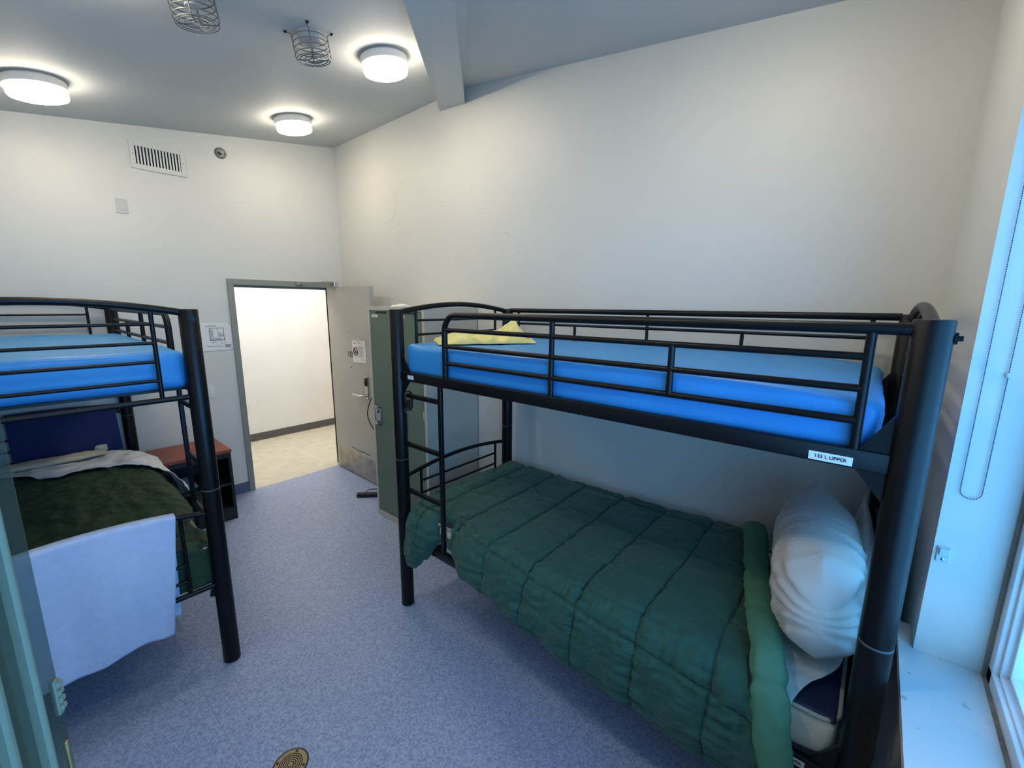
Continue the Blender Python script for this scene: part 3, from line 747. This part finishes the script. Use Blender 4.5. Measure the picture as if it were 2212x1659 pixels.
t = turned().build('turned_back_edge', M['greenlight'], com, smooth=180); t['label'] = 'lighter green lining folded outwards'

# pillows and linen at the head of the right bed
tag(pillow_mb(.375, .228, .135, Matrix.Translation((1.84, .068, .918)) @ Matrix.Rotation(math.radians(7), 4, 'Z') @ Matrix.Rotation(math.radians(-3), 4, 'X') @ Matrix.Rotation(math.radians(1), 4, 'Y'), .006, 2., 3.6, .010, .011)
    .build('pillow', M['white'], smooth=180), 'plump white pillow standing on edge beside the turned-back green comforter', 'pillow', 'bed pillows')
tag(pillow_mb(.31, .20, .036, Matrix.Translation((2.06, -.056, .865)) @ Matrix.Rotation(math.radians(2), 4, 'Z'), .005, 7., 3.4)
    .build('pillow', M['white'], smooth=180), 'white pillow squeezed behind the plump one, against the bunk post', 'pillow', 'bed pillows')
rows = [[(2.3, .42, .672), (2.3, .2, .672), (2.3, -.045, .68)], [(1.9, .34, .672), (1.9, .15, .672), (1.9, -.045, .69)], [(1.66, .30, .670), (1.66, .12, .674), (1.66, -.042, .69)],
        [(1.52, .26, .672), (1.51, .12, .676), (1.53, .03, .674)], [(1.432, .22, .655), (1.432, .12, .65), (1.44, .06, .66)], [(1.412, .2, .60), (1.41, .11, .58), (1.42, .07, .60)], [(1.412, .19, .54), (1.41, .11, .52), (1.415, .075, .55)]]
tag(patch(rows, 70, 40, .008, (18, 18, 18), 3.).build('bed_sheet', M['white'], smooth=180, solid=.003), 'white bed sheet hanging from under the plump pillow onto the lower bunk side', 'sheet')

# ------------------------------------------------------------------ left bed linen
F = [(-.36, 4.26, .735), (-.1, 4.22, .738), (.05, 4.02, .742), (.3, 3.98, .742), (.48, 3.86, .745), (.60, 3.58, .715), (.648, 3.36, .645)]
Bk = [(-.36, 4.50, .71), (-.1, 4.50, .712), (.05, 4.50, .712), (.3, 4.50, .71), (.48, 4.46, .715), (.63, 4.2, .675), (.668, 3.82, .47)]
Md = [tuple((Vector(a)+Vector(b2))/2+Vector((0, 0, .008 if k < 5 else .0))) for k, (a, b2) in enumerate(zip(F, Bk))]
tag(patch([F, Md, Bk], 60, 110, .018, (9, 9, 9), 5.).build('bed_sheet', M['sheet'], smooth=180, solid=.004), 'white sheet pulled over the bed head below the navy cloth', 'sheet')
tag(pillow_mb(.32, .13, .028, Matrix.Translation((.08, 4.40, .745)) @ Matrix.Rotation(math.radians(82), 4, 'X'), .008, 4.).build('pillow', M['cream'], smooth=180), 'flat cream pillow at the bed head beneath the hanging navy cloth', 'pillow', 'bed pillows')

def hung(x0, x1, ytop, ztop, front, back, dyf, dyb, zf, zb, taper, wav, nx=70, seed=0., slant=0.):
    """cloth folded over a rail that runs along x"""
    rows = []
    for i in range(nx+1):
        u = i/nx; row = []
        for k in range(28):                       # back layer, bottom to top
            t = 1-k/28; x = x0+(x1-x0)*u-back*u*t
            z = zb(u)+(ztop(x)-.012-zb(u))*(1-t)
            row.append(Vector((x, ytop+dyb+wav*.7*t*noise.noise(Vector((u*4, 2, seed))), z)))
        for k in range(9):
            a = PI*k/8; x = x0+(x1-x0)*u
            row.append(Vector((x, ytop+dyb*math.cos(a)*(1 if a < PI/2 else 0)+dyf*(-math.cos(a))*(1 if a >= PI/2 else 0), ztop(x)-.012+.012*math.sin(a)+.0)))
        for k in range(1, 56):
            t = k/55; x = x0+(x1-x0)*u-front*u*t
            z = (ztop(x)-.012)+(zf(u)-(ztop(x)-.012))*t
            w = wav*(t**.8)*(math.sin(u*9+seed)*.5+noise.noise(Vector((u*6+seed, t*1.2, 0))))
            hemline = .0025 if .86 < t < .875 else 0
            row.append(Vector((x, ytop+dyf-w-.01*t+hemline+.0015*fbm(Vector((u*20, t*24, seed)), 2), z)))
        rows.append(row)
    return MB().grid(rows)
az = lambda x, e, p, r: e+(p-e)*max(0, math.sin(PI*min(max((x+.404)/.955, 0.001), .999)))**.9+r
tw = hung(-.37, .395, 2.42, lambda x: az(x, .842, .892, .022), .065, .022, -.028, .026,
          lambda u: .312+.016*math.sin(u*9+.6)-.008*math.cos(u*19), lambda u: .355, 0, .040, 110, 1.)
tag(tw.build('towel', M['towel'], smooth=180, solid=.005), 'pale towel folded over the lower end rail of the bunk bed', 'towel')
nv = thing('cloth', (.2, 4.55, .65), 'navy blue cloth hung over the bed head rail above the white sheet', 'cloth')
tw = hung(-.095, .478, 4.59, lambda x: az(x, .995, 1.062, .026)*.35+1.083*.65, -.012, 0., -.03, .026,
          lambda u: .722-.02*u-.03*max(0, u-.75)+.008*math.sin(u*14), lambda u: .8, 0, .014, 60, 4.)
tw.build('fabric', M['navy'], nv, smooth=180, solid=.005)
patch([[(.318, 4.54, .735), (.335, 4.535, .77), (.395, 4.535, .768)], [(.328, 4.53, .72), (.35, 4.525, .715), (.398, 4.53, .725)]], 8, 12, .004, (30, 30, 30)).build('care_tag', M['white'], nv, smooth=180, solid=.001)

# ------------------------------------------------------------------ yellow blanket
def hump(u, v): return (.072+.03*noise.noise(Vector((u*5, v*4, 2))))*math.exp(-((u-.62)/.27)**2-((v+.1)/.6)**2)
yb = crumple((1.805, 1.745, 1.655), .275, .13, .048, math.atan2(-.33, .43), 5.2, 80, hump, 1.5)
tag(yb.build('baby_blanket', M['yellow'], smooth=180), 'crumpled yellow plush blanket with orange and dark patches on the blue mattress', 'blanket')

# strap lock on the ladder
st = thing('strap', (AX, 1.99, 1.3), 'black strap with a buckle looped round the top ladder rung', 'strap')
MB().tube([(AX+.024*math.cos(a), 1.985, 1.345+.042*math.sin(a)) for a in [2*PI*k/24 for k in range(24)]], .010, 8, closed=True, flat=.35).build('loop', M['dark'], st, smooth=60)
MB().box((AX-.03, 1.925, 1.298), (AX-.012, 1.965, 1.345), .004).box((AX-.034, 1.935, 1.285), (AX-.014, 1.955, 1.30), .003).build('buckle', M['dark'], st)
MB().tube([(AX-.02, 1.975+.022*math.cos(a), 1.278+.012*math.sin(a)) for a in [2*PI*k/20 for k in range(20)]], .0018, 6, closed=True).tube([(AX-.02, 1.955, 1.285), (AX-.022, 1.93, 1.262)], .002, 6).build('key_ring', M['wire'], st, smooth=60)

# ------------------------------------------------------------------ floor drain
dn = thing('floor_drain', (.52, 1.625, 0), 'round bronze floor drain with ring slots in the blue floor', 'floor drain')
XF = Matrix.Translation((.52, 1.625, 0))
MB().lathe([(.069, 0), (.069, .0012), (.062, .0016), (.062, 0)], 48, XF, caps=False).build('rim', M['dark'], dn, smooth=30)
MB().lathe([(.062, 0), (.062, .0025), (.0615, .003), (.001, .003)], 48, XF).build('cover', M['bronze'], dn, smooth=30)
g = MB()
for r in (.010, .018, .026, .034, .042):
    g.lathe([(r, .0031), (r+.0022, .0034), (r+.0036, .0031)], 40, XF, caps=False)
for a in (.7, 2.27, 3.84, 5.4): g.box((.05, -.005, .003), (.058, .005, .0036), 0, X=XF @ Matrix.Rotation(a, 4, 'Z'))
g.build('slots', M['slot'], dn)

# ------------------------------------------------------------------ window
w = thing('window_1', ((WX0+WX1)/2, YW, WZ0), kind='structure')
MB().prism([(WX0, YW-.15, WZ0+.002), (WX1-.001, YW-.15, WZ0+.002), (WX1-.001, YW+.001, WZ0+.002), (WX1+.13, YW+.001, WZ0+.002), (WX1+.13, YW+.034, WZ0+.002), (WX0-.075, YW+.034, WZ0+.002), (WX0-.075, YW+.001, WZ0+.002), (WX0, YW+.001, WZ0+.002)], (0, 0, .028)).build('sill', M['sill'], w)
fr = MB()
yo, yi = YW-.20, YW-.15
fr.box((WX1-.05, yo, WZ0+.03), (WX1-.001, yi, WZ1), .003).box((WX0, yo, WZ0+.03), (WX0+.05, yi, WZ1), .003).box((WX0, yo, WZ1-.05), (WX1, yi, WZ1), .003).box((WX0, yo, WZ0+.01), (WX1, yi, WZ0+.075), .003)
fr.box((.56, yo, WZ0+.075), (.62, yi, WZ1-.05), .003)
for k, (d, t) in enumerate(((.05, .012), (.068, .010))):      # stepped stops round the fixed pane
    yy0, yy1 = yo-.004-.014*k, yi-.012-.014*k
    fr.box((WX1-d-t, yy0, WZ0+.07), (WX1-d, yy1, WZ1-.05), .002).box((.62, yy0, WZ0+.07), (.632, yy1, WZ1-.05), .002).box((.62, yy0, WZ0+d+.02), (WX1-.05, yy1, WZ0+d+.02+t), .002)
fr.build('frame', M['winwhite'], w)
MB().box((WX1-.012, yi, WZ0+.03), (WX1-.002, yi+.008, WZ1)).box((WX0, yi-.002, WZ0+.03), (WX1-.012, yi+.008, WZ0+.036)).build('caulk', M['grime'], w)
MB().box((.63, yo+.004, WZ0+.08), (WX1-.075, yo+.009, WZ1-.05)).build('pane', M['glass'], w)
# casement sash swung into the room, its free edge near the camera
hx_, hy_ = -.425, -.20; ex_, ey_ = -.0155, .45
SL = math.hypot(ex_-hx_, ey_-hy_); XSash = Matrix.Translation((hx_, hy_, 0)) @ Matrix.Rotation(math.atan2(ey_-hy_, ex_-hx_), 4, 'Z')
z0, z1 = WZ0+.06, WZ1-.05
sash = MB().box((SL-.0245, -.010, z0), (SL-.0195, .010, z1), .002).box((SL-.052, -.010, z0), (SL-.046, .010, z1), .002).box((0, -.012, z0), (.03, .012, z1), .003).box((.03, -.012, z1-.045), (SL-.02, .012, z1), .003).box((.03, -.012, z0), (SL-.02, .012, z0+.045), .003).build('sash', M['sashframe'], w, X=XSash)
sash['label'] = 'open casement sash'
MB().box((.03, -.003, z0+.045), (SL-.023, .003, z1-.045)).build('sash_pane', M['obscure'], sash, X=XSash)
MB().box((SL-.0185, -.006, z0), (SL, .0, z1), .001).build('edge_strip', M['sashclear'], sash, X=XSash)
hg = MB()
for k in range(4): hg.box((SL-.005, -.009, 1.561+k*.0066), (SL+.0005, -.003, 1.5655+k*.0066), .001)
hg.box((SL-.006, -.0075, 1.558), (SL-.0005, -.004, 1.588), .0008)
hg.build('hinge', M['sashframe'], sash, X=XSash)
MB().box((SL-.0075, -.0085, 1.45), (SL-.0045, -.0055, 1.535), .001).build('latch', M['brass'], sash, X=XSash)
# roller blind: only its chain comes into the picture
rb = thing('roller_blind', (.6, YW-.1, 2.40), 'roller blind in the window recess with a beaded pull chain hanging in a long loop', 'roller blind')
MB().cyl((WX0+.03, YW-.08, 2.405), (WX1-.03, YW-.08, 2.405), .03, 24).build('roller', M['winwhite'], rb, smooth=40)
MB().box((WX1-.012, YW-.115, 2.36), (WX1-.001, YW-.03, 2.448), .002).build('bracket', M['plastic'], rb)
XC, ya, yb_, zb_ = WX1-.006, YW-.028, YW-.070, 1.375
pth = [(XC, ya, 2.39)] + [(XC, ya, zb_)] + [(XC, (ya+yb_)/2+(ya-yb_)/2*math.cos(a), zb_-.021*math.sin(a)) for a in [PI*k/10 for k in range(1, 10)]] + [(XC, yb_, zb_), (XC, yb_, 2.39)]
ch = MB(); acc = 0
bead = [(.0004, -.0017), (.0015, -.0009), (.0017, 0), (.0015, .0009), (.0004, .0017)]
for p, q in zip(pth, pth[1:]):
    p = Vector(p); q = Vector(q); L = (q-p).length; s_ = acc
    while s_ < L:
        ch.lathe(bead, 7, Matrix.Translation(p.lerp(q, s_/L))); s_ += .0058
    acc = s_-L
ch.tube(pth, .0006, 4)
ch.build('bead_chain', M['chain'], rb, smooth=80)
MB().lathe([(.001, -.007), (.004, -.005), (.0055, 0), (.004, .005), (.001, .007)], 14, Matrix.Translation((XC, yb_, 1.70))).build('chain_connector', M['clearp'], rb, smooth=80)
cc = thing('chain_clip', (WX1, YW-.02, 1.15), 'small clear plastic chain holder screwed to the window recess', 'clip')
MB().box((WX1-.006, YW-.036, 1.15), (WX1-.0005, YW-.008, 1.196), .002).box((WX1-.012, YW-.034, 1.172), (WX1-.006, YW-.012, 1.194), .002).build('holder', M['clearp'], cc)
MB().lathe([(.004, 0), (.004, .001), (.001, .002)], 10, Matrix.Translation((WX1-.006, YW-.022, 1.160)) @ Matrix.Rotation(-PI/2, 4, 'Y')).build('screw', M['chrome'], cc)

# ------------------------------------------------------------------ light
wd = bpy.data.worlds.new('sky'); S.world = wd; wd.use_nodes = True
wn = wd.node_tree; bg = wn.nodes['Background']
# hazy blue daylight: brightest towards the horizon
tcw = wn.nodes.new('ShaderNodeTexCoord'); sx = wn.nodes.new('ShaderNodeSeparateXYZ'); mr = wn.nodes.new('ShaderNodeMapRange'); rw = wn.nodes.new('ShaderNodeValToRGB')
wn.links.new(tcw.outputs['Generated'], sx.inputs[0]); wn.links.new(sx.outputs['Z'], mr.inputs['Value']); mr.inputs['From Min'].default_value = -1
els = rw.color_ramp.elements
els[0].position = 0.; els[0].color = (.07, .22, .46, 1); els[1].position = 1.; els[1].color = (.05, .18, .40, 1)
for p, k in ((.36, .6), (.5, 1.), (.6, .8), (.72, .5)):
    e_ = els.new(p); e_.color = (.17*k, .52*k, 1.06*k, 1)
wn.links.new(mr.outputs[0], rw.inputs[0]); wn.links.new(rw.outputs[0], bg.inputs[0]); bg.inputs[1].default_value = 10.0
def area(name, loc, rot, sx, sy, energy, col, portal=False):
    l = bpy.data.lights.new(name, 'AREA'); l.shape = 'RECTANGLE'; l.size = sx; l.size_y = sy; l.energy = energy; l.color = col
    o = bpy.data.objects.new(name, l); COL.objects.link(o); o.location = loc; o.rotation_euler = rot
    if portal: l.cycles.is_portal = True
    return o
area('window_portal', ((WX0+WX1)/2, YW-.26, (WZ0+WZ1)/2), (PI/2, 0, 0), WX1-WX0, WZ1-WZ0, 1, (1, 1, 1), True)
area('corridor_lamp', (2.2, 5.5, 2.66), (0, 0, 0), 2.4, .5, 46, (1, .965, .91))

# ------------------------------------------------------------------ camera
cam = bpy.data.cameras.new('camera'); cam.sensor_width = 36; cam.lens = 36*923.63/2212; cam.clip_start = .02; cam.clip_end = 60
co = bpy.data.objects.new('camera', cam); COL.objects.link(co); S.camera = co
yaw, pit, rol = .867110832, .182562434, .006608596
fw = Vector((math.sin(yaw)*math.cos(pit), math.cos(yaw)*math.cos(pit), -math.sin(pit)))
rt = Vector((math.cos(yaw), -math.sin(yaw), 0)); up = rt.cross(fw)
r2 = rt*math.cos(rol)+up*math.sin(rol); u2 = up*math.cos(rol)-rt*math.sin(rol)
co.matrix_world = Matrix(((r2.x, u2.x, -fw.x, 0), (r2.y, u2.y, -fw.y, 0), (r2.z, u2.z, -fw.z, 1.87), (0, 0, 0, 1)))

S.view_settings.view_transform = 'Standard'; S.view_settings.look = 'None'; S.view_settings.gamma = 1; S.view_settings.exposure = -.06
S.view_settings.use_curve_mapping = False
S.cycles.use_denoising = True
S.cycles.max_bounces = 10; S.cycles.diffuse_bounces = 6; S.cycles.transparent_max_bounces = 12
S.cycles.caustics_reflective = False; S.cycles.caustics_refractive = False
